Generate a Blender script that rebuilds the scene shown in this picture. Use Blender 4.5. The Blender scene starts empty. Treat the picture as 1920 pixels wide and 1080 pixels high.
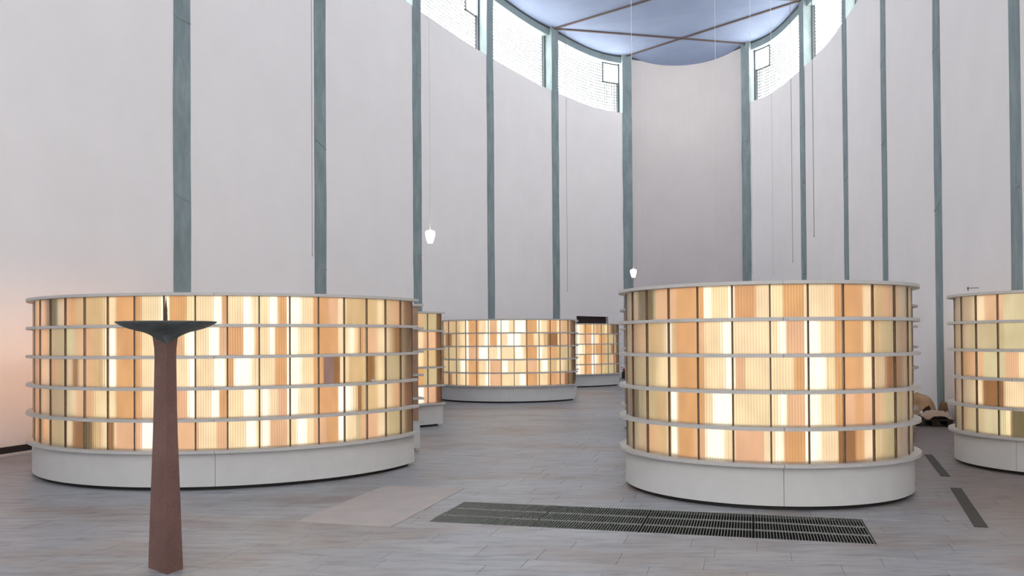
import bpy, math, random
from math import sin, cos, pi, sqrt, hypot, atan2
from mathutils import Vector, Matrix

SC = bpy.context.scene
COL = SC.collection
RND = random.Random(11)

# ------------------------------------------------------------------ camera
EYE = 1.6
F_PX, PITCH, ROLL = 1652.95, 0.012318, 0.0067796
cam_d = bpy.data.cameras.new('camera')
cam = bpy.data.objects.new('camera', cam_d)
COL.objects.link(cam)
cam_d.sensor_width = 36.0
cam_d.lens = F_PX / 1920 * 36
cam_d.shift_y = 76.84 / 1920
cam_d.clip_end = 200
cr, sr, cp, sp = cos(ROLL), sin(ROLL), cos(PITCH), sin(PITCH)
RC = Matrix(((1, 0, 0), (0, cp, -sp), (0, sp, cp))) @ Matrix(((cr, 0, sr), (0, 1, 0), (-sr, 0, cr)))
ax, ay, az = RC @ Vector((1, 0, 0)), RC @ Vector((0, 0, 1)), -(RC @ Vector((0, 1, 0)))
cam.matrix_world = Matrix(((ax.x, ay.x, az.x, 0), (ax.y, ay.y, az.y, 0), (ax.z, ay.z, az.z, EYE), (0, 0, 0, 1)))
SC.camera = cam

# ------------------------------------------------------------------ light and exposure
SC.view_settings.view_transform = 'Standard'
SC.view_settings.look = 'None'
SC.view_settings.gamma = 1
SC.view_settings.exposure = 0.69
SC.view_settings.use_curve_mapping = False
WINDOW_L = 10.5           # daylight coming through the glass block windows
BACK_FILL_L = 4.2            # added fill light, from an invented tall window behind the camera
GLOW = .73              # lit niches of the columbarium rings
LAMP_L = 9.0
world = bpy.data.worlds.new('daylight')
SC.world = world
world.use_nodes = True
world.node_tree.nodes['Background'].inputs[0].default_value = (0.75, 0.85, 1.0, 1)
world.node_tree.nodes['Background'].inputs[1].default_value = 1.0
SC.cycles.diffuse_bounces = 8
SC.cycles.max_bounces = 16
SC.cycles.use_denoising = True


# ------------------------------------------------------------------ helpers
def srgb(r, g, b):
    def f(c):
        c /= 255.0
        return c / 12.92 if c <= .04045 else ((c + .055) / 1.055) ** 2.4
    return (f(r), f(g), f(b), 1)


def ray(x, y):
    cy = 540 + 76.84
    return RC @ Vector(((x - 960) / F_PX, 1, -(y - cy) / F_PX))


def at_z(x, y, z):
    d = ray(x, y)
    t = (z - EYE) / d.z
    return Vector((d.x * t, d.y * t, z))


def at_y(x, y, Y):
    d = ray(x, y)
    return Vector((d.x * Y / d.y, Y, EYE + d.z * Y / d.y))


def make_mesh(name, verts, faces, mats, fmat=None, smooth=False):
    me = bpy.data.meshes.new(name)
    me.from_pydata([tuple(v) for v in verts], [], faces)
    for m in (mats if isinstance(mats, (list, tuple)) else [mats]):
        me.materials.append(m)
    if fmat:
        me.polygons.foreach_set('material_index', fmat)
    if smooth:
        me.polygons.foreach_set('use_smooth', [True] * len(me.polygons))
    me.update()
    return me


def link(name, me, parent=None, loc=(0, 0, 0), rz=0.0):
    o = bpy.data.objects.new(name, me)
    COL.objects.link(o)
    o.location = loc
    o.rotation_euler = (0, 0, rz)
    if parent:
        o.parent = parent
    return o


def thing(name, label, cat, loc=(0, 0, 0), group=None):
    o = bpy.data.objects.new(name, None)
    COL.objects.link(o)
    o.empty_display_size = .1
    o.location = loc
    o['label'] = label
    o['category'] = cat
    if group:
        o['group'] = group
    return o


def structure(name, me=None, loc=(0, 0, 0)):
    o = link(name, me, None, loc)
    o['kind'] = 'structure'
    return o


class MB:
    """collects vertices and faces of one mesh"""
    def __init__(s):
        s.v, s.f, s.m = [], [], []

    def add(s, verts, faces, mi=0):
        n = len(s.v)
        s.v += [tuple(v) for v in verts]
        s.f += [tuple(i + n for i in f) for f in faces]
        s.m += [mi] * len(faces)

    def box(s, x0, x1, y0, y1, z0, z1, mi=0, tr=None):
        v = [(x, y, z) for z in (z0, z1) for y in (y0, y1) for x in (x0, x1)]
        if tr:
            v = [tr(*p) for p in v]
        s.add(v, [(0, 2, 3, 1), (4, 5, 7, 6), (0, 1, 5, 4), (2, 6, 7, 3), (0, 4, 6, 2), (1, 3, 7, 5)], mi)

    def tube(s, p0, p1, r0, r1=None, n=8, mi=0):
        p0, p1 = Vector(p0), Vector(p1)
        r1 = r0 if r1 is None else r1
        d = (p1 - p0).normalized()
        a = d.orthogonal().normalized()
        b = d.cross(a)
        vs = []
        for p, r in ((p0, r0), (p1, r1)):
            vs += [p + (a * cos(2 * pi * i / n) + b * sin(2 * pi * i / n)) * r for i in range(n)]
        s.add(vs, [(i, (i + 1) % n, n + (i + 1) % n, n + i) for i in range(n)] + [tuple(range(n))[::-1], tuple(range(n, 2 * n))], mi)

    def lathe(s, prof, n=24, mi=0, cx=0, cy=0):
        vs = [(cx + r * cos(2 * pi * i / n), cy + r * sin(2 * pi * i / n), z) for r, z in prof for i in range(n)]
        fs = [(k * n + i, k * n + (i + 1) % n, (k + 1) * n + (i + 1) % n, (k + 1) * n + i) for k in range(len(prof) - 1) for i in range(n)]
        s.add(vs, fs, mi)

    def mesh(s, name, mats, smooth=False):
        return make_mesh(name, s.v, s.f, mats, s.m, smooth)


# ------------------------------------------------------------------ materials
def new_mat(name):
    m = bpy.data.materials.new(name)
    m.use_nodes = True
    nt = m.node_tree
    return m, nt, nt.nodes, nt.links, nt.nodes['Principled BSDF']


def noise(nt, scale, detail=4, rough=.55, vec=None):
    n = nt.nodes.new('ShaderNodeTexNoise')
    n.inputs['Scale'].default_value = scale
    n.inputs['Detail'].default_value = detail
    n.inputs['Roughness'].default_value = rough
    if vec is not None:
        nt.links.new(vec, n.inputs['Vector'])
    return n


def ramp(nt, fac, stops):
    r = nt.nodes.new('ShaderNodeValToRGB')
    el = r.color_ramp.elements
    while len(el) < len(stops):
        el.new(.5)
    for e, (p, c) in zip(el, stops):
        e.position = p
        e.color = c
    nt.links.new(fac, r.inputs[0])
    return r


def coords(nt, scale=(1, 1, 1), rot=(0, 0, 0), which='Position'):
    if which == 'Position':
        out = nt.nodes.new('ShaderNodeNewGeometry').outputs['Position']
    else:
        out = nt.nodes.new('ShaderNodeTexCoord').outputs[which]
    mp = nt.nodes.new('ShaderNodeMapping')
    mp.inputs['Scale'].default_value = scale
    mp.inputs['Rotation'].default_value = rot
    nt.links.new(out, mp.inputs['Vector'])
    return mp.outputs[0]


def bump(nt, bsdf, fac, strength, dist=.01):
    b = nt.nodes.new('ShaderNodeBump')
    b.inputs['Strength'].default_value = strength
    b.inputs['Distance'].default_value = dist
    nt.links.new(fac, b.inputs['Height'])
    nt.links.new(b.outputs[0], bsdf.inputs['Normal'])


def simple(name, col, rough=.6, metal=0.0, var=.06, scale=8.0, bmp=.1, spec=None, stretch=(1, 1, 1)):
    m, nt, nd, ln, b = new_mat(name)
    v = coords(nt, stretch)
    n = noise(nt, scale, 5, .6, v)
    lo = tuple(c * (1 - var) for c in col[:3]) + (1,)
    hi = tuple(min(1, c * (1 + var)) for c in col[:3]) + (1,)
    r = ramp(nt, n.outputs[0], [(.3, lo), (.7, hi)])
    ln.new(r.outputs[0], b.inputs['Base Color'])
    b.inputs['Roughness'].default_value = rough
    b.inputs['Metallic'].default_value = metal
    if spec is not None:
        b.inputs['Specular IOR Level'].default_value = spec
    if bmp:
        bump(nt, b, n.outputs[0], bmp)
    return m


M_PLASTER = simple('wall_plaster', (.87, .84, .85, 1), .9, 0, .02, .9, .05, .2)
M_SHELF = simple('grey_white_board', (.52, .505, .50, 1), .55, 0, .03, 14, .03, .3)
M_PLINTH = simple('plinth_board', (.60, .595, .60, 1), .6, 0, .03, 5, .03, .3)
M_KICK = simple('black_kick_strip', (.012, .012, .012, 1), .7)
M_BROWN = simple('brown_divider', (.11, .062, .035, 1), .5, 0, .2, 20, .05)
M_ENDWOOD = simple('bronze_end_panel', (.36, .22, .14, 1), .5, 0, .1, 6, .05)
M_MORTAR = simple('floor_joint', (.23, .23, .235, 1), .9, 0, .2, 12)
M_GRATE = simple('grate_steel', (.27, .28, .265, 1), .5, .2, .1, 15)
M_PIT = simple('dark_pit', (.012, .012, .012, 1), .9)
M_DARKSTRIP = simple('dark_floor_strip', (.045, .042, .04, 1), .6, .2, .25, 9)
M_PLATE = simple('pinkish_plate', (.42, .375, .36, 1), .75, 0, .07, 3.5, .05, .3)
M_RIB = simple('brown_ceiling_rib', (.10, .07, .065, 1), .8)
M_BEAM = simple('beam_concrete', (.24, .30, .315, 1), .85, 0, .1, 3)
M_BLACK = simple('black_matte', (.01, .01, .011, 1), .6)
M_DARKBROWN = simple('dark_brown_door', (.028, .012, .012, 1), .6, 0, .3, 6)
M_FRAME = simple('dark_window_frame', (.05, .06, .075, 1), .6)
M_GLASSJOINT = simple('window_joint', (.45, .47, .48, 1), .9)
M_RED = simple('red_plastic', (.28, .03, .03, 1), .5)
M_BURLAP = simple('tan_cloth', (.56, .40, .25, 1), .95, 0, .16, 9, .5, .1)
M_SHEET = simple('pale_sheet', (.66, .53, .42, 1), .8, 0, .1, 7, .4, .2)
M_BROWNCLOTH = simple('brown_cloth', (.24, .15, .09, 1), .95, 0, .2, 9, .4, .1)
M_PALLET = simple('dark_pallet_wood', (.05, .036, .026, 1), .8, 0, .3, 8)
M_BOWL = simple('dark_patinated_bowl', (.07, .08, .08, 1), .55, 0, .35, 16, .2)
M_PIN = simple('rusty_pin', (.06, .026, .018, 1), .6, 0, .3, 60)
M_CORD = simple('pale_cord', (.62, .62, .62, 1), .6)
M_DCORD = simple('dark_cord', (.16, .16, .16, 1), .6)
M_CLEAR = simple('clear_dish', (.7, .68, .66, 1), .2)


def concrete():
    m, nt, nd, ln, b = new_mat('column_concrete')
    v = coords(nt, (2.2, 2.2, .8))
    n = noise(nt, 1.6, 7, .65, v)
    r = ramp(nt, n.outputs[0], [(.25, (.17, .22, .235, 1)), (.5, (.235, .295, .312, 1)), (.75, (.32, .38, .395, 1))])
    ln.new(r.outputs[0], b.inputs['Base Color'])
    b.inputs['Roughness'].default_value = .85
    n2 = noise(nt, 30, 4)
    bump(nt, b, n2.outputs[0], .3, .01)
    return m


def ceiling_blue():
    m, nt, nd, ln, b = new_mat('ceiling_blue')
    n = noise(nt, .8, 5, .6, coords(nt))
    r = ramp(nt, n.outputs[0], [(.3, (.24, .30, .455, 1)), (.7, (.28, .345, .505, 1))])
    ln.new(r.outputs[0], b.inputs['Base Color'])
    b.inputs['Roughness'].default_value = .9
    return m


def stone():
    m, nt, nd, ln, b = new_mat('slate_slab')
    oi = nd.new('ShaderNodeObjectInfo')
    ge = nd.new('ShaderNodeNewGeometry')
    add = nd.new('ShaderNodeMath'); add.operation = 'ADD'
    ln.new(oi.outputs['Random'], add.inputs[0]); ln.new(ge.outputs['Random Per Island'], add.inputs[1])
    fr = nd.new('ShaderNodeMath'); fr.operation = 'FRACT'
    ln.new(add.outputs[0], fr.inputs[0])
    tone = ramp(nt, fr.outputs[0], [(0, (.30, .312, .337, 1)), (.55, (.318, .328, .352, 1)), (1, (.338, .347, .368, 1))])
    # rusty and pale patches in the slate
    patch = noise(nt, .55, 6, .6, coords(nt, (1, 1.6, 1), (0, 0, .27)))
    pr = ramp(nt, patch.outputs[0], [(.47, (0, 0, 0, 1)), (.70, (1, 1, 1, 1))])
    mx = nd.new('ShaderNodeMix'); mx.data_type = 'RGBA'
    # stone colour turns browner towards the right hand side
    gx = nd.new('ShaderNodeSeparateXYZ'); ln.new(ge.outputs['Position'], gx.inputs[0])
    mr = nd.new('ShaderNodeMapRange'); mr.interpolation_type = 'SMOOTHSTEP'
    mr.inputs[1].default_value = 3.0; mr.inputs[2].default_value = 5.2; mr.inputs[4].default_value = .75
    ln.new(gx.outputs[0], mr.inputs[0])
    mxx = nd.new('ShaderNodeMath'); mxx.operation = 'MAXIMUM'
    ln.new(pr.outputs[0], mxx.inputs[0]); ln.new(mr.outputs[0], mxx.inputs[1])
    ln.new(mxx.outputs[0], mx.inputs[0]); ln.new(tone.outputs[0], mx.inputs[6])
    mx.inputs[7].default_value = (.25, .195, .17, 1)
    fine = noise(nt, 4.5, 8, .7, coords(nt, (.5, 2.2, 1), (0, 0, .27)))
    fr2 = ramp(nt, fine.outputs[0], [(.3, (.52, .53, .56, 1)), (.5, (.95, .95, .96, 1)), (.72, (1.18, 1.15, 1.12, 1))])
    mul = nd.new('ShaderNodeMix'); mul.data_type = 'RGBA'; mul.blend_type = 'MULTIPLY'
    mul.inputs[0].default_value = 1
    ln.new(mx.outputs[2], mul.inputs[6]); ln.new(fr2.outputs[0], mul.inputs[7])
    ln.new(mul.outputs[2], b.inputs['Base Color'])
    b.inputs['Roughness'].default_value = .42
    b.inputs['Specular IOR Level'].default_value = .55
    bump(nt, b, fine.outputs[0], .35, .006)
    return m


def rust_stone():
    m, nt, nd, ln, b = new_mat('red_brown_stone')
    n = noise(nt, 90, 3, .6, coords(nt))
    n2 = noise(nt, 3, 4, .6, coords(nt))
    r = ramp(nt, n.outputs[0], [(.3, (.125, .062, .052, 1)), (.7, (.20, .108, .093, 1))])
    r2 = ramp(nt, n2.outputs[0], [(.3, (.8, .78, .78, 1)), (.7, (1.1, 1.1, 1.1, 1))])
    mul = nd.new('ShaderNodeMix'); mul.data_type = 'RGBA'; mul.blend_type = 'MULTIPLY'
    mul.inputs[0].default_value = 1
    ln.new(r.outputs[0], mul.inputs[6]); ln.new(r2.outputs[0], mul.inputs[7])
    ln.new(mul.outputs[2], b.inputs['Base Color'])
    b.inputs['Roughness'].default_value = .65
    bump(nt, b, n.outputs[0], .25, .004)
    return m


def emitter(name, col, strength, sampling, var=0.0, scale=9.0, stretch=(1, 1, 1)):
    m, nt, nd, ln, b = new_mat(name)
    nd.remove(b)
    e = nd.new('ShaderNodeEmission')
    e.inputs['Strength'].default_value = strength
    if var:
        n = noise(nt, scale, 3, .5, coords(nt, stretch))
        lo = tuple(c * (1 - var) for c in col[:3]) + (1,)
        hi = tuple(c * (1 + var) for c in col[:3]) + (1,)
        r = ramp(nt, n.outputs[0], [(.3, lo), (.7, hi)])
        ln.new(r.outputs[0], e.inputs['Color'])
    else:
        e.inputs['Color'].default_value = col
    ln.new(e.outputs[0], nd['Material Output'].inputs[0])
    m.cycles.emission_sampling = sampling
    return m


def ribbed_glass(name, dark):
    m, nt, nd, ln, b = new_mat(name)
    nd.remove(b)
    oi = nd.new('ShaderNodeObjectInfo')
    g = nd.new('ShaderNodeBsdfGlass')
    g.inputs['IOR'].default_value = 1.25
    g.inputs['Roughness'].default_value = .32
    sp = nd.new('ShaderNodeSeparateXYZ')
    tc = nd.new('ShaderNodeTexCoord')
    ln.new(tc.outputs['Object'], sp.inputs[0])
    m1 = nd.new('ShaderNodeMath'); m1.operation = 'MULTIPLY'; m1.inputs[1].default_value = 2 * pi / .0265
    m2 = nd.new('ShaderNodeMath'); m2.operation = 'SINE'
    ln.new(sp.outputs['X'], m1.inputs[0]); ln.new(m1.outputs[0], m2.inputs[0])
    rr = ramp(nt, m2.outputs[0], [(.0, dark), (.35, (1, 1, 1, 1)), (1, (1, 1, 1, 1))])
    rr.color_ramp.elements[0].position = 0
    mp = nd.new('ShaderNodeMapRange'); mp.inputs[1].default_value = -1; mp.inputs[2].default_value = 1
    ln.new(m2.outputs[0], mp.inputs[0]); ln.new(mp.outputs[0], rr.inputs[0])
    mul = nd.new('ShaderNodeMix'); mul.data_type = 'RGBA'; mul.blend_type = 'MULTIPLY'; mul.inputs[0].default_value = 1
    ln.new(oi.outputs['Color'], mul.inputs[6]); ln.new(rr.outputs[0], mul.inputs[7])
    ln.new(mul.outputs[2], g.inputs['Color'])
    ln.new(g.outputs[0], nd['Material Output'].inputs[0])
    return m


M_COL = concrete()
M_CEIL = ceiling_blue()
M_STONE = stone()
M_RUST = rust_stone()
M_PANE = ribbed_glass('ribbed_glass', (.90, .87, .82, 1))
M_PANE_SMOOTH = ribbed_glass('smooth_glass', (.965, .96, .95, 1))
M_BLOCK = emitter('daylit_glass_block', (1.0, .985, .91, 1), WINDOW_L, 'FRONT')
M_FILLPANE = emitter('fill_light_pane', (1.0, .985, .91, 1), BACK_FILL_L, 'FRONT')
M_LAMP = emitter('lit_lamp_glass', (1, .93, .8, 1), LAMP_L, 'AUTO')
TINTS = {'w': (255, 248, 226), 'c': (250, 224, 182), 'a': (218, 166, 116), 'p': (226, 180, 142), 'o': (200, 182, 142),
         't': (216, 184, 138), 'b': (150, 108, 70), 'd': (116, 104, 78), 'v': (140, 112, 104), 'g': (212, 198, 158), 'h': (232, 172, 118)}
KEYS = list(TINTS)
M_TINT = [emitter('backlight_' + n, tuple(c * ({'w': 1.3, 'h': 3.0}.get(k, 1)) for c in srgb(*TINTS[k])[:3]) + (1,), GLOW, 'NONE', .10, 7.0, (1, 1, .5))
          for k, n in zip(KEYS, ('white', 'cream', 'amber', 'peach', 'olive', 'tan', 'brown', 'dark', 'mauve', 'straw', 'wall_fill'))]
DEPTH = {'w': .20, 'c': .16, 'a': .125, 'p': .13, 'o': .11, 't': .13, 'b': .09, 'd': .08, 'v': .07, 'g': .11, 'h': .12}

# ------------------------------------------------------------------ plan of the nave
S = .95
KNOWN = [(-6.40, 17.1), (-4.70, 21.65), (-2.794, 26.132), (-.719, 30.702), (1.767, 35.064), (5.111, 38.503),
         (9.893, 36.972), (10.719, 32.255), (10.45, 27.433), (9.63, 22.65), (8.70, 17.9), (7.59, 13.2)]
AXO, AXA = Vector((-3.76, 0)), math.radians(16.9)


def axis_pt(u, v):
    return (AXO.x + u * cos(AXA) + v * sin(AXA), AXO.y - u * sin(AXA) + v * cos(AXA))


left_extra = [axis_pt(-6.9, -3.4), axis_pt(-7.0, 1.15), axis_pt(-7.02, 4.8), axis_pt(-7.0, 9.2)]
right_extra = [axis_pt(6.98, 10.5), axis_pt(7.02, 5.8), axis_pt(7.0, 1.15), axis_pt(6.9, -3.4)]
COLS = [Vector(p) for p in left_extra] + [Vector((x * S, y * S)) for x, y in KNOWN] + [Vector(p) for p in right_extra]
N_COL = len(COLS)
APSE = 9                                   # bay 9-10 is the closed apse wall
Z_SILL, Z_HEAD, Z_TOP = 11.0, 13.1, 13.42
APSE_BULGE = .65


def catmull(i, f):
    p0 = COLS[i - 1] if i > 0 else COLS[i] * 2 - COLS[i + 1]
    p1, p2 = COLS[i], COLS[i + 1]
    p3 = COLS[i + 2] if i + 2 < N_COL else COLS[i + 1] * 2 - COLS[i]
    p = .5 * ((2 * p1) + (p2 - p0) * f + (2 * p0 - 5 * p1 + 4 * p2 - p3) * f * f + (3 * p1 - p0 - 3 * p2 + p3) * f ** 3)
    if i == APSE:
        d = (p2 - p1).normalized()
        p = p + Vector((-d.y, d.x)) * APSE_BULGE * 4 * f * (1 - f)
    return p


def bay(i, f):
    """point on the inner wall line and the outward normal"""
    e = .01
    a, b = catmull(i, max(0, f - e)), catmull(i, min(1, f + e))
    t = (b - a).normalized()
    return catmull(i, f), Vector((-t.y, t.x))


def inside(x, y, margin=0.0):
    poly = []
    for i in range(N_COL - 1):
        poly += [catmull(i, 0), catmull(i, .5)]
    poly.append(COLS[-1])
    c = False
    j = len(poly) - 1
    for k in range(len(poly)):
        a, b = poly[k], poly[j]
        if (a.y > y) != (b.y > y) and x < (b.x - a.x) * (y - a.y) / (b.y - a.y) + a.x:
            c = not c
        j = k
    return c


# ------------------------------------------------------------------ floor
GA = math.radians(15.2)
E1 = Vector((cos(GA), -sin(GA)))
E2 = Vector((sin(GA), cos(GA)))
GRATE = (-2.765, .92, 7.335, 8.335)
PLATE = (-3.93, -3.005, 7.05, 9.055)


def gw(e1, e2, z=0.0):
    p = E1 * e1 + E2 * e2
    return (p.x, p.y, z)


fl = MB()
X0, X1, Y0, Y1 = -15.0, 14.0, -9.0, 41.0
a, b, c, d = GRATE
for r in ((X0, X1, Y0, c), (X0, X1, d, Y1), (X0, a, c, d), (b, X1, c, d)):
    fl.box(r[0], r[1], r[2], r[3], -.30, -.0045, 0, gw)
floor = structure('floor', fl.mesh('floor', M_MORTAR))
pit = MB()
pit.box(a, b, c, d, -.32, -.30, 0, gw)
for r in ((a - .002, a + .01, c, d), (b - .01, b + .002, c, d), (a, b, c - .002, c + .01), (a, b, d - .01, d + .002)):
    pit.box(r[0], r[1], r[2], r[3], -.30, -.003, 0, gw)
link('grate_pit', pit.mesh('grate_pit', M_PIT), floor)


def subtract(r, h):
    """rectangle r minus rectangle h"""
    x0, x1, y0, y1 = r
    if h[0] >= x1 or h[1] <= x0 or h[2] >= y1 or h[3] <= y0:
        return [r]
    out = []
    if y0 < h[2]: out.append((x0, x1, y0, h[2]))
    if y1 > h[3]: out.append((x0, x1, h[3], y1))
    m0, m1 = max(y0, h[2]), min(y1, h[3])
    if x0 < h[0]: out.append((x0, h[0], m0, m1))
    if x1 > h[1]: out.append((h[1], x1, m0, m1))
    return [q for q in out if q[1] - q[0] > .02 and q[3] - q[2] > .02]


rects = []
y = 3.2
while y < 39:
    w = RND.choice((.24, .29, .33, .36))
    x = -12.0 + RND.random()
    while x < 13:
        l = RND.uniform(.45, 1.15)
        for q in subtract((x, x + l, y, y + w), GRATE):
            for q2 in subtract(q, PLATE):
                cx_, cy_ = (q2[0] + q2[1]) / 2, (q2[2] + q2[3]) / 2
                p = gw(cx_, cy_)
                if inside(p[0], p[1]):
                    rects.append((q2, p))
        x += l
    y += w


def slab(mb, r):
    g, ch, zt = .0015, .0018, RND.uniform(-.0012, .0)
    x0, x1, y0, y1 = r[0] + g, r[1] - g, r[2] + g, r[3] - g
    lo = [gw(p, q, -.006) for p, q in ((x0, y0), (x1, y0), (x1, y1), (x0, y1))]
    mid = [gw(p, q, zt - ch) for p, q in ((x0, y0), (x1, y0), (x1, y1), (x0, y1))]
    up = [gw(p, q, zt) for p, q in ((x0 + ch, y0 + ch), (x1 - ch, y0 + ch), (x1 - ch, y1 - ch), (x0 + ch, y1 - ch))]
    mb.add(lo + mid + up, [(8, 9, 10, 11)] + [(i, (i + 1) % 4, 4 + (i + 1) % 4, 4 + i) for i in range(4)] +
           [(4 + i, 4 + (i + 1) % 4, 8 + (i + 1) % 4, 8 + i) for i in range(4)])


def in_view(p):
    return p[1] > 5.3 and abs(p[0] / p[1]) < .62


seen = sorted((q for q in rects if in_view(q[1])), key=lambda q: q[1][1])
near = seen[:295]
near_ids = set(id(q) for q in near)
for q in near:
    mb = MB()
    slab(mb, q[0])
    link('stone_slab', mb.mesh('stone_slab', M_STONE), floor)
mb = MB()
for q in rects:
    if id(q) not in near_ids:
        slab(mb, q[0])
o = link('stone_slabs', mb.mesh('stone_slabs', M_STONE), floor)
o['kind'] = 'stuff'

# ------------------------------------------------------------------ walls, columns, windows
wall_left = structure('wall_left', None)
wall_right = structure('wall_right', None)
wall_apse = structure('wall_apse', None)
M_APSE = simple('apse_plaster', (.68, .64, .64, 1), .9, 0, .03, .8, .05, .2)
base_left = MB()
NS = 10
TH = .5
DOOR_BAY, DOOR_F0, DOOR_F1, DOOR_Z = 8, .30, .75, 2.52
window_no = 0


def strip_wall(mb, i, f0, f1, z0, z1, off0=0.0, off1=TH, n=NS):
    """solid curved wall piece between offsets"""
    vs = []
    for k in range(n + 1):
        p, nn = bay(i, f0 + (f1 - f0) * k / n)
        for off in (off0, off1):
            q = p + nn * off
            vs += [(q.x, q.y, z0), (q.x, q.y, z1)]
    fs = []
    for k in range(n):
        a, b = 4 * k, 4 * k + 4
        fs += [(a, b, b + 1, a + 1), (a + 2, a + 3, b + 3, b + 2), (a + 1, b + 1, b + 3, a + 3), (a, a + 2, b + 2, b)]
    e = 4 * n
    fs += [(0, 1, 3, 2), (e, e + 2, e + 3, e + 1)]
    mb.add(vs, fs)


for i in range(N_COL - 1):
    side = wall_apse if i == APSE else (wall_left if i < APSE else wall_right)
    mb = MB()
    if i == APSE:
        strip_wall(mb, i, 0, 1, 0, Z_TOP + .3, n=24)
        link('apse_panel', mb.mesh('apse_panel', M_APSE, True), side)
        for p in side.children:
            p.data.polygons.foreach_set('use_smooth', [False] * len(p.data.polygons))
        continue
    if i == DOOR_BAY:
        strip_wall(mb, i, 0, DOOR_F0, 0, Z_SILL)
        strip_wall(mb, i, DOOR_F1, 1, 0, Z_SILL)
        strip_wall(mb, i, DOOR_F0, DOOR_F1, DOOR_Z, Z_SILL)
    else:
        strip_wall(mb, i, 0, 1, 0, Z_SILL)
    link('wall_panel', mb.mesh('wall_panel', M_PLASTER), side)
    mb = MB()
    strip_wall(mb, i, 0, 1, Z_HEAD, Z_TOP + .25, .10, TH)
    link('beam', mb.mesh('beam', M_BEAM), side)
    # window of glass blocks
    window_no += 1
    L = (COLS[i + 1] - COLS[i]).length
    fe = .215 / L
    win = structure('window_%d' % window_no, None)
    mb = MB()
    strip_wall(mb, i, fe, 1 - fe, Z_SILL, Z_HEAD, .36, .40)
    link('joint_grid', mb.mesh('joint_grid', M_GLASSJOINT), win)
    nx = round((L - .43) / .118)
    nz = round((Z_HEAD - Z_SILL) / .118)
    has_vent = i in (6, 8, 10, 4, 12, 14, 2)
    vent_lo = i > APSE                        # hinged pane stands at the column nearer the apse
    vx = (0, 7) if vent_lo else (nx - 7, nx)
    mb = MB()
    J = .029
    for kx in range(nx):
        for kz in range(nz):
            if has_vent and vx[0] <= kx < vx[1] and kz >= nz - 7:
                continue
            fa, fb = fe + (1 - 2 * fe) * kx / nx, fe + (1 - 2 * fe) * (kx + 1) / nx
            za, zb = Z_SILL + (Z_HEAD - Z_SILL) * kz / nz + J, Z_SILL + (Z_HEAD - Z_SILL) * (kz + 1) / nz - J
            fa, fb = fa + J / L, fb - J / L
            vs = []
            for off, ins in ((.36, 0), (.345, .006)):
                for f, z in ((fa + ins / L, za + ins), (fb - ins / L, za + ins), (fb - ins / L, zb - ins), (fa + ins / L, zb - ins)):
                    p, nn = bay(i, f)
                    q = p + nn * off
                    vs.append((q.x, q.y, z))
            mb.add(vs, [(4, 5, 6, 7), (0, 1, 5, 4), (1, 2, 6, 5), (2, 3, 7, 6), (3, 0, 4, 7)])
    o = link('glass_blocks', mb.mesh('glass_blocks', M_BLOCK), win)
    o['kind'] = 'stuff'
    fr = MB()
    fx = (fe, fe + .09 / L) if vent_lo else (1 - fe - .09 / L, 1 - fe)
    strip_wall(fr, i, fx[0], fx[1], Z_SILL, Z_HEAD, .26, .36, 1)
    if has_vent:
        f0, f1 = fe + (1 - 2 * fe) * vx[0] / nx, fe + (1 - 2 * fe) * vx[1] / nx
        z0 = Z_SILL + (Z_HEAD - Z_SILL) * (nz - 7) / nz
        w = .045
        for (g0, g1, h0, h1) in ((f0, f1, z0, z0 + w), (f0, f1, Z_HEAD - w, Z_HEAD), (f0, f0 + w / L, z0, Z_HEAD), (f1 - w / L, f1, z0, Z_HEAD)):
            strip_wall(fr, i, g0, g1, h0, h1, .315, .36, 2)
        pn = MB()
        strip_wall(pn, i, f0 + w / L, f1 - w / L, z0 + w, Z_HEAD - w, .34, .355, 2)
        link('vent_pane', pn.mesh('vent_pane', M_BLOCK), win)
    link('window_frame', fr.mesh('window_frame', M_FRAME), win)

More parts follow.
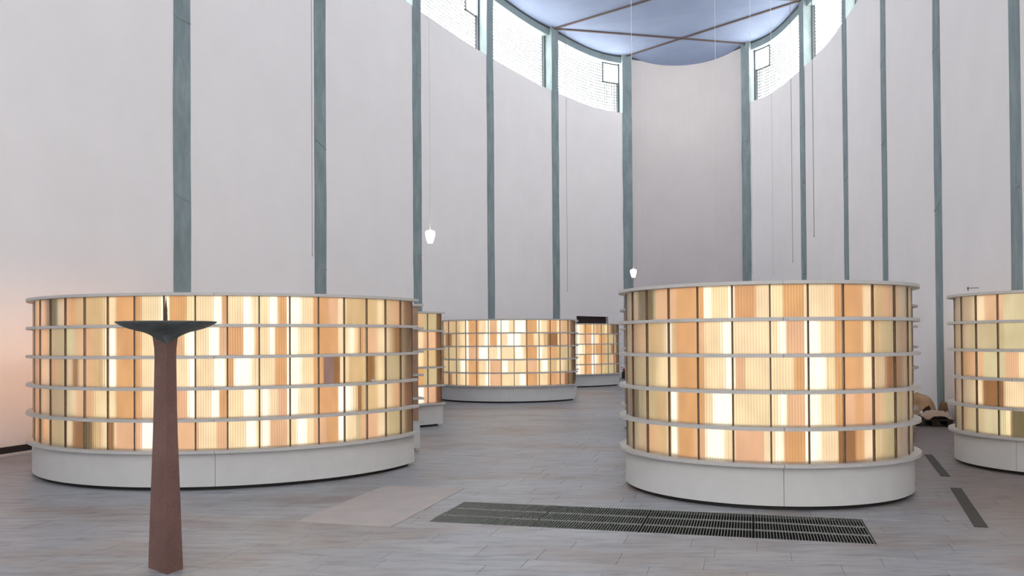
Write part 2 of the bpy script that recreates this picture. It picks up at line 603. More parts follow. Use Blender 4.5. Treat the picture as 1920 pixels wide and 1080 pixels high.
for i, c in enumerate(COLS):
    side = wall_left if i <= APSE else wall_right
    p0 = bay(i, 0.02)[1] if i < N_COL - 1 else bay(i - 1, .98)[1]
    p1 = bay(i - 1, .98)[1] if i > 0 else p0
    if i in (APSE, APSE + 1):                # follow the straight wall, not the apse curve
        nn = p1 if i == APSE else p0
        nn = (nn * .75 + (p0 if i == APSE else p1) * .25).normalized()
    else:
        nn = (p0 + p1).normalized()
    t = Vector((nn.y, -nn.x))
    hw = .225 if i < 9 else (.215 if i < 12 else .23)
    vs, zs = [], []
    z = 0.0
    while z < Z_TOP:
        zs.append(z)
        z += RND.uniform(.7, 1.3)
    zs.append(Z_TOP)
    for z in zs:
        ja, jb, jc = RND.uniform(-.012, .012), RND.uniform(-.012, .012), RND.uniform(-.006, .006)
        for s, off in ((-hw + ja, -.022 + jc), (hw + jb, -.022 + jc), (hw, TH + .05), (-hw, TH + .05)):
            q = c + t * s + nn * off
            vs.append((q.x, q.y, z))
    fs = [(4 * k + e, 4 * k + (e + 1) % 4, 4 * k + 4 + (e + 1) % 4, 4 * k + 4 + e) for k in range(len(zs) - 1) for e in range(4)]
    fs.append((len(vs) - 4, len(vs) - 3, len(vs) - 2, len(vs) - 1))
    co = link('column', make_mesh('column', vs, fs, M_COL), side)
    # open pour joints across the column face
    jm = MB()
    z = RND.uniform(3.2, 4.5)
    while z < Z_TOP - 1:
        sl = RND.uniform(-.09, .09)
        x0, x1 = (-hw + .01, hw - .01) if RND.random() < .6 else (-.02, hw - .01)
        q = []
        for s in (x0, x1):
            for dz in (0, .028):
                for off in (-.034, .0):
                    w = c + t * s + nn * off
                    q.append((w.x, w.y, z + sl * s / hw + dz))
        jm.add(q, [(0, 4, 6, 2), (0, 1, 5, 4), (2, 6, 7, 3), (0, 2, 3, 1), (4, 5, 7, 6), (1, 3, 7, 5)])
        z += RND.uniform(1.8, 3.6)
    link('pour_joint', jm.mesh('pour_joint', M_BEAM), co)

# black skirting strip along the foot of the left wall
for k, (z0, z1, off, mat) in enumerate(((0.0, .03, -.10, M_PLINTH), (.03, .12, -.035, M_BLACK))):
    mb = MB()
    for i in (2, 3, 4):
        strip_wall(mb, i, 0, 1, z0, z1, off, .02)
    structure('baseboard_left' if k else 'trim_1', mb.mesh('skirting', mat))

# entrance wall behind the camera, with an invented tall window added as fill light
pa, pb = COLS[0], COLS[-1]
dv = (pb - pa).normalized()
nv = Vector((dv.y, -dv.x))
WB = (pb - pa).length
BW0, BW1, BZ0, BZ1 = WB / 2 + 1.6, WB / 2 + 6.6, .9, 10.5


def bk(x, y, z):
    p = pa + dv * x + nv * y
    return (p.x, p.y, z)


mb = MB()
for r in ((-.6, BW0, 0, Z_TOP + .3), (BW1, WB + .6, 0, Z_TOP + .3), (BW0, BW1, 0, BZ0), (BW0, BW1, BZ1, Z_TOP + .3)):
    mb.box(r[0], r[1], 0, .4, r[2], r[3], 0, bk)
structure('wall_back', mb.mesh('wall_back', M_PLASTER))
win = structure('window_%d' % (window_no + 1), None)  # added fill window, made up to brighten the lower nave
NBX, NBZ = 4, 7
for kx in range(NBX):
    for kz in range(NBZ):
        mb = MB()
        x0, x1 = BW0 + (BW1 - BW0) * kx / NBX, BW0 + (BW1 - BW0) * (kx + 1) / NBX
        z0, z1 = BZ0 + (BZ1 - BZ0) * kz / NBZ, BZ0 + (BZ1 - BZ0) * (kz + 1) / NBZ
        mb.box(x0 + .04, x1 - .04, .16, .18, z0 + .04, z1 - .04, 0, bk)
        link('pane', mb.mesh('pane', M_FILLPANE), win)
mb = MB()
for kx in range(NBX + 1):
    x = BW0 + (BW1 - BW0) * kx / NBX
    mb.box(x - .04, x + .04, .10, .24, BZ0, BZ1, 0, bk)
for kz in range(NBZ + 1):
    z = BZ0 + (BZ1 - BZ0) * kz / NBZ
    mb.box(BW0, BW1, .11, .23, z - .04, z + .04, 0, bk)
link('window_frame', mb.mesh('window_frame', M_FRAME), win)

# dark doorway in the wall beside the apse
mb = MB()
strip_wall(mb, DOOR_BAY, DOOR_F0 - .02, DOOR_F1 + .02, 0, DOOR_Z + .05, .15, .21, 4)
door = structure('door_1', mb.mesh('door_leaf', M_DARKBROWN))
mb = MB()
p, nn = bay(DOOR_BAY, DOOR_F0 + .08)
q = p + nn * .10
mb.tube((q.x, q.y, 1.0), (q.x, q.y, 1.16), .015)
q2 = p + nn * .155
for zz in (1.02, 1.14):
    mb.tube((q.x, q.y, zz), (q2.x, q2.y, zz), .01)
link('handle', mb.mesh('handle', M_GRATE), door)

# ------------------------------------------------------------------ ceiling
cm = MB()
SAG = .05
PAIRS = [(APSE - k, APSE + 1 + k) for k in range(APSE + 1)]          # left and right column of each cross line
NG = 18


def side_curve(i0, rev, f):
    return catmull(i0, 1 - f) if rev else catmull(i0, f)


def zc(s, t):
    if s <= t and s <= 1 - t: b1, b2 = t - s, 1 - t - s
    elif s >= t and s >= 1 - t: b1, b2 = s - t, s + t - 1
    elif t < s: b1, b2 = s - t, 1 - s - t
    else: b1, b2 = t - s, s + t - 1
    return Z_TOP - SAG * 4 * max(0, b1) * max(0, b2)


for k in range(APSE):
    li, ri = PAIRS[k + 1][0], PAIRS[k][1]        # left bay li -> li+1 (towards the apse), right bay ri -> ri+1 (away)
    def P(s, t):
        a, b = catmull(li, t), catmull(ri, 1 - t)
        a = a + (a - b).normalized() * .14
        b = b + (b - a).normalized() * .14
        q = a.lerp(b, s)
        return (q.x, q.y, zc(s, t))
    n0 = len(cm.v)
    vs, fs = [], []
    for jy in range(NG + 1):
        for jx in range(NG + 1):
            vs.append(P(jx / NG, jy / NG))
    for jy in range(NG):
        for jx in range(NG):
            vs.append(P((jx + .5) / NG, (jy + .5) / NG))
            m = len(vs) - 1
            q = [jy * (NG + 1) + jx, jy * (NG + 1) + jx + 1, (jy + 1) * (NG + 1) + jx + 1, (jy + 1) * (NG + 1) + jx]
            fs += [(q[(e + 1) % 4], q[e], m) for e in range(4)]
    cm.add(vs, fs)
# the bay over the apse
vs, fs = [], []
NA = 18
for jy in range(9):
    for jx in range(NA + 1):
        f = jx / NA
        ch = COLS[APSE].lerp(COLS[APSE + 1], f)
        ou = catmull(APSE, f) + bay(APSE, f)[1] * .1
        q = ch.lerp(ou, jy / 8)
        vs.append((q.x, q.y, Z_TOP - SAG * 4 * f * (1 - f) - .28 * 4 * f * (1 - f) * (jy / 8)))
for jy in range(8):
    for jx in range(NA):
        q = jy * (NA + 1) + jx
        fs.append((q, q + NA + 1, q + NA + 2, q + 1))
cm.add(vs, fs)
ceiling = structure('ceiling', cm.mesh('ceiling', M_CEIL, True))
for k in range(APSE):
    l0, r0 = PAIRS[k]
    l1, r1 = PAIRS[k + 1]
    for a, b in ((l0, r1), (l1, r0)):
        mb = MB()
        p, q = COLS[a], COLS[b]
        d = (q - p).normalized()
        nn = Vector((-d.y, d.x)) * .04
        vs = [(w.x, w.y, z) for z in (Z_TOP - .05, Z_TOP + .04) for w in (p + nn, p - nn, q - nn, q + nn)]
        mb.add(vs, [(0, 1, 2, 3), (4, 7, 6, 5), (0, 4, 5, 1), (1, 5, 6, 2), (2, 6, 7, 3), (3, 7, 4, 0)])
        link('ceiling_rib', mb.mesh('ceiling_rib', M_RIB), ceiling)

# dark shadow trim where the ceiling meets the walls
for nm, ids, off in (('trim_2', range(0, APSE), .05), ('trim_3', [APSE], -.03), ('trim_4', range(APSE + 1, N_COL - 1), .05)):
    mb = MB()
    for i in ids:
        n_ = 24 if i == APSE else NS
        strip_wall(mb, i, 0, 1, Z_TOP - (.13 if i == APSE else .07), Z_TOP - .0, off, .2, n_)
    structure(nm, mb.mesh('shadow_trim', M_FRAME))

# ------------------------------------------------------------------ columbarium rings
Z0, DZ, ST = .432, .3401, .0317
SPEC_L = {-1: 'w10 p5w5 w10 c5w5 b5w5', 0: 'd10 o10 p10 o10 o10', 1: 'p6a4 o5g5 o6c4 o6c4 o4c6', 2: 't10 p10 b3p7 p10 b6d4', 3: 't4c6 t3w7 t3w7 c10 t3c5b2',
          4: 'a10 a10 a10 a10 p10', 5: 'c6w4 c5w5 c4w6 c6w4 w7c3', 6: 'a6c4 p5w5 c6w4 p6w4 p10', 7: 'c5w3a2 c3w4p3 c5w4p1 c4w3a3 c6p4',
          8: 'c5w3c2 a5w4a1 a2w6c2 c5w4c1 c6w3c1', 9: 'c4w3a3 c4w2a4 c6a4 w4c3p3 w4p6', 10: 'w6c4 w5c5 w6c4 w5c5 c4w4c2', 11: 'a6p4 a10 a3v4b3 a10 p5a5',
          12: 'c4t6 c6w3b1 c5t5 w8b2 w5c3o2', 13: 't10 p10 t3b4t3 t10 p10', 14: 'c5t5 c10 c5o5 c10 c6o4', 15: 'p10 b7d3 o10 p10 o10'}
for _i in range(-13, -1):
    SPEC_L[_i] = 'h6a4 h10 h8p2 a5h5 p3h7' if _i % 2 else 'a3h7 h10 h6a4 h7p3 h10'  # unseen niches glow extra strongly, added to tint the left wall orange
SPEC_R = {-1: 'c10 p10 o10 d10 c10', 0: 'd10 t10 o10 o10 p10', 1: 'p10 t3w4t3 c10 t4w6 t4w6', 2: 'a10 a7p3 a10 a10 a6p4', 3: 'w2c5w3 c5w5 c6w4 c2w8 w6c4',
          4: 'a6c4 c10 p3c7 c10 p8c2', 5: 'c4a6 c3w2p5 c7a3 c3w2p5 c2w2a6', 6: 'c10 w6c4 w8c2 w6c4 w6c4', 7: 'a10 a10 a10 a3p4a3 b6a4',
          8: 'c6t4 c5t5 c8t2 p10 c8t2', 9: 'p10 o10 b10 o10 o10', 10: 'w10 a4w6 w10 w10 w10', 11: 'w10 w10 w10 w10 w10', -2: 'w10 w10 w10 w10 w10'}
SPEC_B = {-1: 't10 b10 o10 t10 o5b5', 0: 't10 t10 t10 o10 t10', 1: 'c5w5 c6w4 c5w5 w6c4 c10', 2: 'a10 a10 p10 a10 a10', 3: 'c6w4 c4w6 w10 c6w4 c5w5', 4: 'p6w4 a6w4 c6w4 p10 p10',
          5: 'w6c4 c5w5 c10 w5c5 c10', 6: 'w10 w6c4 w8c2 c10 c5w5', 7: 'a10 a7c3 a10 p10 a10', 8: 'w5c5 c7t3 w6c4 c5w5 c10', 9: 'a10 b10 a10 t10 a10',
          10: 'c6p4 c5p5 t10 c10 p10', 11: 't10 p10 o10 o10 b6d4'}
SPEC_F = {0: 't10 t10 c10 c10 t10', 1: 'a10 c10 a10 a10 a10', 2: 'w6c4 w6c4 w9c1 w5c5 w7c3', 3: 'a10 p10 c3a7 a10 a10', 4: 'c6a4 w6c4 c6a4 w8c2 w6p4', 5: 't10 a10 a10 a10 t10',
          6: 'c5p5 t10 o10 o10 o10', 7: 'd10 o10 b5o5 p10 o10'}
SPEC_T = {-1: 'c10 o10 p10 c10 o10', 0: 'p10 o10 g10 b10 g10', 1: 'g10 g10 p5c5 c10 c3d5c2', 2: 't10 t10 t10 a10 p10', 3: 'c5w5 a3w4c3 a3w3c4 c5w5 c4w6', 4: 'a10 a10 p10 a10 a10'}
SPEC_2 = {0: 'c6t4 c10 c10 w5a5 w10', 1: 'o10 p10 t10 o10 p10'}
CENTRE_MIX = [3, 4, 5, 6, 7, 8, 9, 10, 12, 13, 14]
mesh_cache = {}


def parse(s):
    out, k = [], 0
    while k < len(s):
        j = k + 1
        while j < len(s) and s[j].isdigit():
            j += 1
        out.append((s[k], int(s[k + 1:j])))
        k = j
    return out


def sector(t0, t1, ri, ro, z0, z1, chamfer=.0):
    n = max(2, int(abs(t1 - t0) / .045))
    vs = []
    for k in range(n + 1):
        t = t0 + (t1 - t0) * k / n
        for r, z in ((ri, z0), (ro, z0), (ro, z1), (ri, z1)):
            vs.append((r * sin(t), -r * cos(t), z))
    fs = []
    for k in range(n):
        a, b = 4 * k, 4 * k + 4
        for e in range(4):
            e2 = (e + 1) % 4
            fs.append((a + e, b + e, b + e2, a + e2))
    fs += [(3, 2, 1, 0), (4 * n, 4 * n + 1, 4 * n + 2, 4 * n + 3)]
    return vs, fs


def pane_mesh(w, h, smooth=False):
    key = ('pane', round(w, 4), round(h, 4), smooth)
    if key in mesh_cache:
        return mesh_cache[key]
    nf, sub = 12, 4
    prof = []
    for k in range(nf * sub + 1):
        x = -w / 2 + w * k / (nf * sub)
        prof.append((x, -(.0007 if smooth else .0022) * abs(sin(pi * k / sub))))
    vs = []
    for x, yy in prof:
        vs += [(x, yy, -h / 2), (x, yy, h / 2)]
    n = len(prof)
    vs += [(-w / 2, .008, -h / 2), (-w / 2, .008, h / 2), (w / 2, .008, -h / 2), (w / 2, .008, h / 2)]
    m = 2 * n
    fs = [(2 * k, 2 * k + 2, 2 * k + 3, 2 * k + 1) for k in range(n - 1)]
    fs += [(m, m + 1, m + 3, m + 2), (0, 1, m + 1, m), (2 * n - 2, m + 2, m + 3, 2 * n - 1)]
    fs += [tuple([2 * k for k in range(n)][::-1]) + (m, m + 2), tuple(2 * k + 1 for k in range(n)) + (m + 3, m + 1)]
    mesh_cache[key] = make_mesh('glass_pane', vs, fs, M_PANE_SMOOTH if smooth else M_PANE)
    return mesh_cache[key]


def light_mesh(spec, w, h):
    key = (spec, round(w, 4), round(h, 4))
    if key in mesh_cache:
        return mesh_cache[key]
    mb = MB()
    parts = parse(spec)
    tot = sum(p[1] for p in parts)
    base = 'c' if any(p[0] in 'wc' for p in parts) else parts[0][0]
    mb.box(-w / 2 - .06, w / 2 + .06, .24, .25, -h / 2, h / 2, KEYS.index(base))
    x = -w / 2
    for c, n in parts:
        x2 = x + w * n / tot
        e0 = x - (.04 if x <= -w / 2 + 1e-6 and c in 'wc' else 0)
        e1 = x2 + (.04 if x2 >= w / 2 - 1e-6 and c in 'wc' else 0)
        mb.box(e0, e1, DEPTH[c], DEPTH[c] + .008, -h / 2, h / 2, KEYS.index(c))
        x = x2
    mesh_cache[key] = mb.mesh('light_panel', M_TINT)
    return mesh_cache[key]


def ring(label, cx, cy, R, t0, step, i0, i1, spec, seams, lo=None, hi=None, closed=None, end_lo=False, end_hi=False, group='backlit columbarium rings'):
    """niches i0..i1-1 counted from boundary angle t0; the arc runs lo..hi; closed = (a, b) plain rear arcs"""
    root = thing('columbarium_ring', label, 'columbarium', (cx, cy, 0), group)
    lo = t0 + i0 * step if lo is None else lo
    hi = t0 + i1 * step if hi is None else hi
    ri, DEEP = R - .43, .43
    arcs = [(lo, hi, seams, (i0, i1))] + [(a, b, [], None) for a, b in (closed or [])]
    for a, b, sm, cols in arcs:
        cuts = [a - .012] + sorted(sm) + [b + .012]
        for k in range(len(cuts) - 1):
            g0 = 0 if k == 0 else .0014 / R * 1.5
            g1 = 0 if k == len(cuts) - 2 else .0014 / R * 1.5
            for r in range(6):
                zt = Z0 + DZ * (5 - r)
                vs, fs = sector(cuts[k] + g0, cuts[k + 1] - g1, ri, R + .079, zt - ST, zt)
                link('shelf', make_mesh('shelf', vs, fs, M_SHELF), root)
            vs, fs = sector(cuts[k] + g0, cuts[k + 1] - g1, ri + .01, R + .012, .04, Z0 - ST)
            link('plinth', make_mesh('plinth', vs, fs, M_PLINTH), root)
        vs, fs = sector(a + .03, b - .03, ri + .05, R - .035, 0, .04)
        link('kick_strip', make_mesh('kick_strip', vs, fs, M_KICK), root)
        vs, fs = sector(a, b, ri + .002, ri + .03, Z0 - ST, Z0 + 5 * DZ)
        link('back_panel', make_mesh('back_panel', vs, fs, M_SHELF), root)
        if cols is None:
            vs, fs = sector(a, b, R - .02, R - .005, Z0 - ST, Z0 + 5 * DZ - ST)
            link('front_panel', make_mesh('front_panel', vs, fs, M_ENDWOOD), root)
        for e, s in ((a, 1), (b, -1)):
            vs, fs = sector(e - .002, e + .006 * s / R * 2, ri + .01, R - .002, Z0 - ST, Z0 + 5 * DZ - ST)
            link('end_panel', make_mesh('end_panel', vs, fs, M_ENDWOOD), root)
    h = DZ - ST - .002
    w = 2 * R * sin(step / 2) - .016
    ap = R * cos(step / 2)
    pm, pms = pane_mesh(w, h), pane_mesh(w, h, True)
    for i in range(i0, i1 + 1):
        t = t0 + i * step
        mb = MB()
        def tr(x, y, z, t=t):
            return (x * cos(t) - y * sin(t), x * sin(t) + y * cos(t), z)
        mb.box(-.0075, .0075, -(R + .004), -(R - .018), Z0 - ST, Z0 + 5 * DZ - ST, 0, tr)
        link('divider', mb.mesh('divider', M_BROWN), root)
        if i == i1:
            break
        tm = t + step / 2
        rows = spec.get(i) if spec else None
        if rows is None:
            src = RND.choice((SPEC_L, SPEC_R, SPEC_B))
            rows = src.get(RND.choice(CENTRE_MIX), 'c5t5 c10 a10 c6w4 t10')
        rows = rows.split()
        for r in range(5):
            zc_ = Z0 + DZ * (4 - r) + h / 2 + .001
            x, y = ap * sin(tm), -ap * cos(tm)
            sm_ = sum(n for c, n in parse(rows[r]) if c in 'wc') < 4
            gp = link('glass_panel', pms if sm_ else pm, root, (x, y, zc_), tm)
            k = RND.uniform(.965, 1.0)
            gp.color = (k, k * RND.uniform(.975, .995), k * RND.uniform(.955, .985), 1)
            link('light_panel', light_mesh(rows[r], w, h), root, (x, y, zc_), tm)
    return root


ring('round five tier ring of glowing amber niches at left, behind the dish pedestal', -3.688, 11.974, 2.4775, -.8321, .1345, -13, 16, SPEC_L, [.192],
     closed=[(1.93, -.8321 - 13 * .1345 + 2 * pi)])
ring('round five tier ring of glowing niches in front, just behind the floor grate', 2.751, 9.671, 1.4909, -1.3922, .2318, -5, 16, SPEC_R, [-.1608],
     closed=[(-1.3922 + 16 * .2318, -1.3922 - 5 * .2318 + 2 * pi)])
ring('curved niche wall at the back of the aisle, showing its full front face', -.072, 24.314, 1.9815, -.9362, .1663, -4, 12, SPEC_B, [-.003],
     closed=[(1.9, -.9362 - 4 * .1663 + 2 * pi)])
ring('ring of niches half hidden between the left ring and the aisle back ring', -3.06, 17.97, 2.2, .9 - 2 * .152, .152, -12, 2, SPEC_2, [-.1],
     closed=[(2.7, .9 - 14 * .152 + 2 * pi)])
ring('farthest niche wall, under the dark doorway near the apse', 1.17, 32.2, 3.0, 1.0 - 8 * .111, .111, -2, 8, SPEC_F, [.2])
ring('ring of niches hidden behind the front right ring, only shelf tips showing', 4.48, 15.77, 2.45, -1.9, .136, -3, 28, None, [0.0],
     closed=[(-1.9 + 28 * .136, -1.9 - 3 * .136 + 2 * pi)])
ring('half round niche wall cut off by the right edge, beside the tan cloth heap', 6.93, 10.93, 1.30, -1.42, .256, -5, 3, SPEC_T, [-1.0])

# ------------------------------------------------------------------ floor grates, cover plate, strips
names = ['floor grate panel nearest the pinkish floor plate, left end of the row', 'second floor grate panel from the pinkish floor plate',
         'third floor grate panel from the pinkish plate, by the front right ring', 'floor grate panel at the right end of the row']
a, b, c, d = GRATE
pl = (b - a) / 4
for k in range(4):
    x0, x1 = a + k * pl + .006, a + (k + 1) * pl - .006
    cx_, cy_ = (x0 + x1) / 2, (c + d) / 2
    g = thing('floor_grate', names[k], 'grate', gw(cx_, cy_), 'steel grates in the floor')
    g.rotation_euler = (0, 0, -GA)
    hw, hd = (x1 - x0) / 2, (d - c) / 2 - .006
    nb = 38
    mb = MB()
    mb.box(-.0022, .0022, -hd, hd, -.013, -.001)
    bar = mb.mesh('bar', M_GRATE)
    for j in range(nb):
        link('bar', bar, g, (-hw + .008 + (2 * hw - .016) * j / (nb - 1), 0, 0))
    mb = MB()
    mb.box(-hw, hw, -.003, .003, -.012, .0)
    rod = mb.mesh('cross_rod', M_GRATE)
    for f in (-.333, .333):
        link('cross_rod', rod, g, (0, f * 2 * hd * .5, 0))
    mb = MB()
    mb.box(-hw, hw, -.004, .004, -.03, .0)
    er = mb.mesh('edge_bar', M_GRATE)
    link('edge_bar', er, g, (0, -hd, 0))
    link('edge_bar', er, g, (0, hd, 0))
a, b, c, d = PLATE
mb = MB()
mb.box(a + .004, b - .004, c + .004, d - .004, -.014, .001, 0, lambda x, y, z: (x - (a + b) / 2, y - (c + d) / 2, z))
o = link('cover_plate', mb.mesh('cover_plate', M_PLATE), None, gw((a + b) / 2, (c + d) / 2), -GA)
o['label'] = 'smooth pinkish rectangular plate set flush in the slate floor beside the grates'
o['category'] = 'floor plate'
for (p0, p1, w, lab) in (((1740, 852.5), (1773, 893.5), .10, 'dark floor strip farther off, beside the half round niche wall'),
                         ((1792, 915.5), (1840, 988.5), .105, 'dark floor strip nearest the camera at lower right')):
    A, B = at_z(*p0, 0), at_z(*p1, 0)
    L = (A - B).length
    ang = atan2((A - B).x, (A - B).y)
    root = thing('floor_strip', lab, 'floor strip', ((A + B) / 2), 'dark strips in the floor')
    root.rotation_euler = (0, 0, -ang)
    for s in (-1, 1):
        mb = MB()
        mb.box(-w / 2, w / 2, 0 if s > 0 else -L / 2, (L / 2 - .003) if s > 0 else -.003, 0.0, .004)
        link('strip_piece', mb.mesh('strip_piece', M_DARKSTRIP), root)

# ------------------------------------------------------------------ dish pedestal
PX, PY = -2.45, 6.255
ped = thing('dish_pedestal', 'red-brown tapered stone pedestal carrying a wide dark dish, at left', 'pedestal', (PX, PY, 0))


def diamond(z, wl, wr, dep, shift=0.0):
    """left, near, right, far corner of the four sided shaft"""
    ux, uy = .985, -.17
    return [(-wl * ux + shift, -wl * uy, z), (shift + .38 * dep, -dep, z), (wr * ux + shift, wr * uy, z), (shift - .38 * dep, dep, z)]


prof = [(0, .147, .122, .165), (.40, .132, .106, .15), (.75, .117, .092, .135), (.93, .110, .084, .125), (1.12, .104, .079, .118), (1.35, .0985, .075, .112),
        (1.50, .096, .073, .11), (1.56, .098, .0755, .11)]
vs, fs = [], []
for z, wl, wr, dp in prof:
    vs += diamond(z, wl, wr, dp)
vs += [(-.112 * .985, .112 * .17, 1.648), (.042, -.11, 1.586), (.088 * .985, -.088 * .17, 1.648), (-.042, .11, 1.586)]
n = len(prof) + 1
for k in range(n - 1):
    fs += [(4 * k + e, 4 * k + (e + 1) % 4, 4 * k + 4 + (e + 1) % 4, 4 * k + 4 + e) for e in range(4)]
t = 4 * (n - 1)
fs += [(t, t + 1, t + 3), (t + 1, t + 2, t + 3), (3, 2, 1, 0)]
link('shaft', make_mesh('shaft', vs, fs, M_RUST), ped)
# dish: round rim flowing into a four cornered foot with a point on the near edge
NB_ = 48
RIM = .338
zr = 1.746
dish_prof = [(1.0, 0.0), (1.0, -.008), (.90, -.028), (.75, -.049), (.58, -.066), (.46, -.075), (.38, -.086)]
vs, fs = [], []
for rr, dz in dish_prof:
    for j in range(NB_):
        th = 2 * pi * j / NB_
        vs.append((RIM * rr * cos(th), RIM * rr * sin(th), zr + dz))
foot = diamond(0, .095, .078, .116)
order = [2, 3, 0, 1]                           # right, far, left, near at angles 0, 90, 180, 270
for blend, zl, zn in ((.55, -.103, -.108), (1.0, -.118, -.163)):
    for j in range(NB_):
        th = 4 * j / NB_
        k0 = int(th) % 4
        f = th - int(th)
        A, B = foot[order[k0]], foot[order[(k0 + 1) % 4]]
        x, y = A[0] + (B[0] - A[0]) * f, A[1] + (B[1] - A[1]) * f
        ang = 2 * pi * j / NB_
        rx, ry = RIM * .38 * cos(ang), RIM * .38 * sin(ang)
        near = f if k0 in (0, 2) else 1 - f    # 1 at the near and far corners
        vs.append((rx + (x - rx) * blend, ry + (y - ry) * blend, zr + zl + (zn - zl) * near))
nr = len(dish_prof) + 2
for k in range(nr - 1):
    fs += [(k * NB_ + j, (k + 1) * NB_ + j, (k + 1) * NB_ + (j + 1) % NB_, k * NB_ + (j + 1) % NB_) for j in range(NB_)]
# inside of the dish
m = len(vs)
for rr, dz in ((.975, .0), (.7, -.022), (.3, -.036)):
    vs += [(RIM * rr * cos(2 * pi * j / NB_), RIM * rr * sin(2 * pi * j / NB_), zr + dz) for j in range(NB_)]
fs += [(j, (j + 1) % NB_, m + (j + 1) % NB_, m + j) for j in range(NB_)]
for k in range(2):
    fs += [(m + k * NB_ + j, m + k * NB_ + (j + 1) % NB_, m + (k + 1) * NB_ + (j + 1) % NB_, m + (k + 1) * NB_ + j) for j in range(NB_)]
fs.append(tuple(m + 2 * NB_ + j for j in range(NB_)))
dish = link('dish', make_mesh('dish', vs, fs, M_BOWL, None, True), ped)
mb = MB()
mb.lathe([(.0001, zr - .036), (.011, zr - .036), (.0105, zr + .05), (.0085, zr + .053), (.0105, zr + .056), (.0085, zr + .062), (.0105, zr + .075), (.004, zr + .14), (.0001, zr + .19)], 10)
link('pin', mb.mesh('pin', M_PIN, True), ped, (-.005, 0, 0))

# ------------------------------------------------------------------ pendant lamps and bare cords
def lamp(x, ytop, ybot, Y, label):
    A = at_y(x, ytop, Y)
    h = (ybot - ytop) / F_PX * Y
    root = thing('pendant_lamp', label, 'lamp', (A.x, A.y, A.z - h), 'white glass pendant lamps')
    r = h * .335
    mb = MB()
    mb.lathe([(.0001, 0), (r * .5, 0), (r * .55, h * .04), (r * .8, h * .30), (r * .97, h * .55), (r, h * .72), (r * .93, h * .82), (r * .5, h * .88), (r * .12, h * .91), (.0001, h * .91)], 20)
    link('lamp_shade', mb.mesh('lamp_shade', M_LAMP, True), root)
    mb = MB()
    mb.tube((0, 0, h * .90), (0, 0, h), r * .13, r * .08)
    link('cap', mb.mesh('cap', M_CORD), root)
    mb = MB()
    mb.tube((0, 0, h), (0, 0, Z_TOP - .03 - (A.z - h)), .0065, n=6)
    link('cord', mb.mesh('cord', M_CORD), root)


lamp(806.5, 429, 456, 17.0, 'lit white pendant lamp, larger looking one above the left ring')
lamp(1187.5, 503, 520, 26.7, 'lit white pendant lamp, smaller looking one left of the front right ring')
for x, y, Y, mat, lab in ((585.5, 478, 19.3, M_DCORD, 'thin dark cord hanging down the left wall beside the second column'),
                          (1064, 545, 32.6, M_DCORD, 'thin cord hanging over the dark doorway by the apse'),
                          (1345, 500, 29.0, M_CORD, 'thin pale cord hanging in front of the apse wall'),
                          (1411, 512, 24.5, M_CORD, 'thin pale cord hanging just right of the right apse column'),
                          (1450, 515, 25.0, M_CORD, 'thin pale cord hanging amid the first panel right of the apse'),
                          (1486.5, 490, 22.5, M_DCORD, 'thin grey cord hanging close left of the second column right of the apse'),
                          (1526.5, 441, 16.8, M_DCORD, 'thin dark cord ending high right of the second column right of the apse')):
    A = at_y(x, y, Y)
    mb = MB()
    mb.tube((0, 0, 0), (0, 0, Z_TOP - .02 - A.z), .0055, n=6)
    mb.tube((0, 0, -.03), (0, 0, .0), .009, .007, n=6)
    o = link('hanging_cord', mb.mesh('hanging_cord', mat), None, A)
    o['label'] = lab
    o['category'] = 'cord'
    o['group'] = 'bare cords hanging from the ceiling'

# ------------------------------------------------------------------ small things
# cloth heap on a low pallet by the right wall
def crumple(name, mat, rx, ry, h, seed, parent=None, loc=(0, 0, 0), n=28, sharp=1.0):
    from mathutils import noise as mn
    vs, fs = [], []
    for j in range(n + 1):
        for i in range(n + 1):
            u, v = i / n * 2 - 1, j / n * 2 - 1
            r = sqrt(u * u + v * v)
            dome = max(0.0, 1 - (r / 1.25) ** 3)
            q = Vector((u * 1.9 + seed, v * 1.9, seed * .37))
            fold = mn.ridged_multi_fractal(q, .8, 2.1, 4, .9, 2.0) * .5 if sharp else mn.fractal(q, .8, 2.1, 4)
            edge = 1 + .22 * mn.noise(Vector((u * 2 + seed, v * 2, 3.1)))
            z = h * (dome * .85 + .10 * (fold - .6) * (.5 + dome) + .12 * mn.noise(Vector((u * 2.6 + seed, v * 2.6, 7.7)))) 
            vs.append((u * rx * edge, v * ry * edge, max(.004, z)))
    for j in range(n):
        for i in range(n):
            q = j * (n + 1) + i
            fs.append((q, q + 1, q + n + 2, q + n + 1))
    me = make_mesh(name, vs, fs, mat, None, True)
    o = link(name, me, parent, loc)
    return o


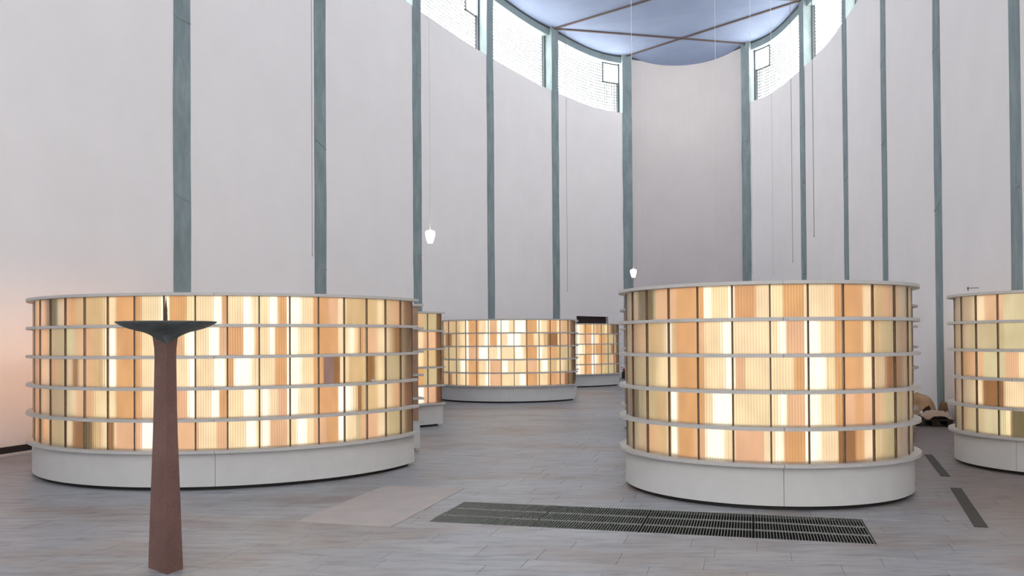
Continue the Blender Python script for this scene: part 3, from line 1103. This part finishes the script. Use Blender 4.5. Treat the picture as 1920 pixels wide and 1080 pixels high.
HX, HY = 7.68, 16.25
pal = thing('pallet', 'low dark wooden pallet under the tan cloth heap by right wall', 'pallet', (HX, HY, 0))
pal.rotation_euler = (0, 0, -.28)
for k in range(5):
    mb = MB()
    mb.box(-.30, .30, -.055, .055, .10, .122)
    link('board', mb.mesh('board', M_PALLET), pal, (0, -.44 + .22 * k, 0))
for k in range(3):
    mb = MB()
    mb.box(-.045, .045, -.5, .5, 0, .10)
    link('bearer', mb.mesh('bearer', M_PALLET), pal, (-.25 + .25 * k, 0, 0))
for name, mat, rx, ry, h, sd, lx, ly, lz, lab in (('cloth_heap', M_BURLAP, .24, .24, .50, 3.3, -.06, .20, .123, 'large crumpled tan cloth heaped on the pallet by the right wall'),
                                                  ('cloth_sheet', M_SHEET, .25, .19, .17, 8.1, -.03, -.26, .123, 'pale crumpled sheet lying in front of the tan heap on the pallet'),
                                                  ('cloth_bundle', M_BROWNCLOTH, .07, .11, .34, 5.7, .285, .05, .123, 'small brown cloth bundle right of the tan heap, beside the half round niche wall')):
    o = crumple(name, mat, rx, ry, h, sd, None, (HX + lx, HY + ly, lz))
    o['label'] = lab
    o['category'] = 'cloth'
    o['group'] = 'crumpled cloths on the pallet'

# small red and black case standing near the far wall
A = at_z(1168.5, 708, 0)
cs = thing('tool_case', 'small black case with a red top standing by the far wall', 'case', (A.x + .02, A.y - .75, 0))
mb = MB()
mb.box(-.16, .16, -.12, .12, 0, .24)
mb.box(-.14, .14, -.10, .10, .24, .27)
link('body', mb.mesh('body', M_BLACK), cs)
mb = MB()
mb.box(-.12, .12, -.09, .09, .27, .40)
mb.tube((-.07, 0, .40), (.07, 0, .40), .03)
link('lid', mb.mesh('lid', M_RED), cs)

# thin wire holder lying on top of the half round niche wall
A = at_y(1824, 546, 10.2)
wr = thing('wire_holder', 'tiny dark wire holder on top of the half round niche wall at right', 'wire', (A.x, A.y, Z0 + 5 * DZ))
mb = MB()
mb.tube((-.07, 0, .03), (.07, 0, .032), .0035, n=6)
link('cross_wire', mb.mesh('cross_wire', M_BLACK), wr)
mb = MB()
mb.tube((-.055, 0, 0), (-.055, 0, .045), .005, n=6)
link('stem', mb.mesh('stem', M_BLACK), wr)

# little glass dish on the left ring's third ledge
tt = .985
mb = MB()
mb.lathe([(.0001, 0), (.024, 0), (.031, .022), (.029, .022), (.021, .005), (.0001, .005)], 18)
o = link('small_dish', mb.mesh('small_dish', M_CLEAR, True), None, (-3.688 + 2.522 * sin(.94), 11.974 - 2.522 * cos(.94), Z0 + 2 * DZ + .004))
o['label'] = 'small pale dish on the middle ledge of the left ring'
o['category'] = 'dish'
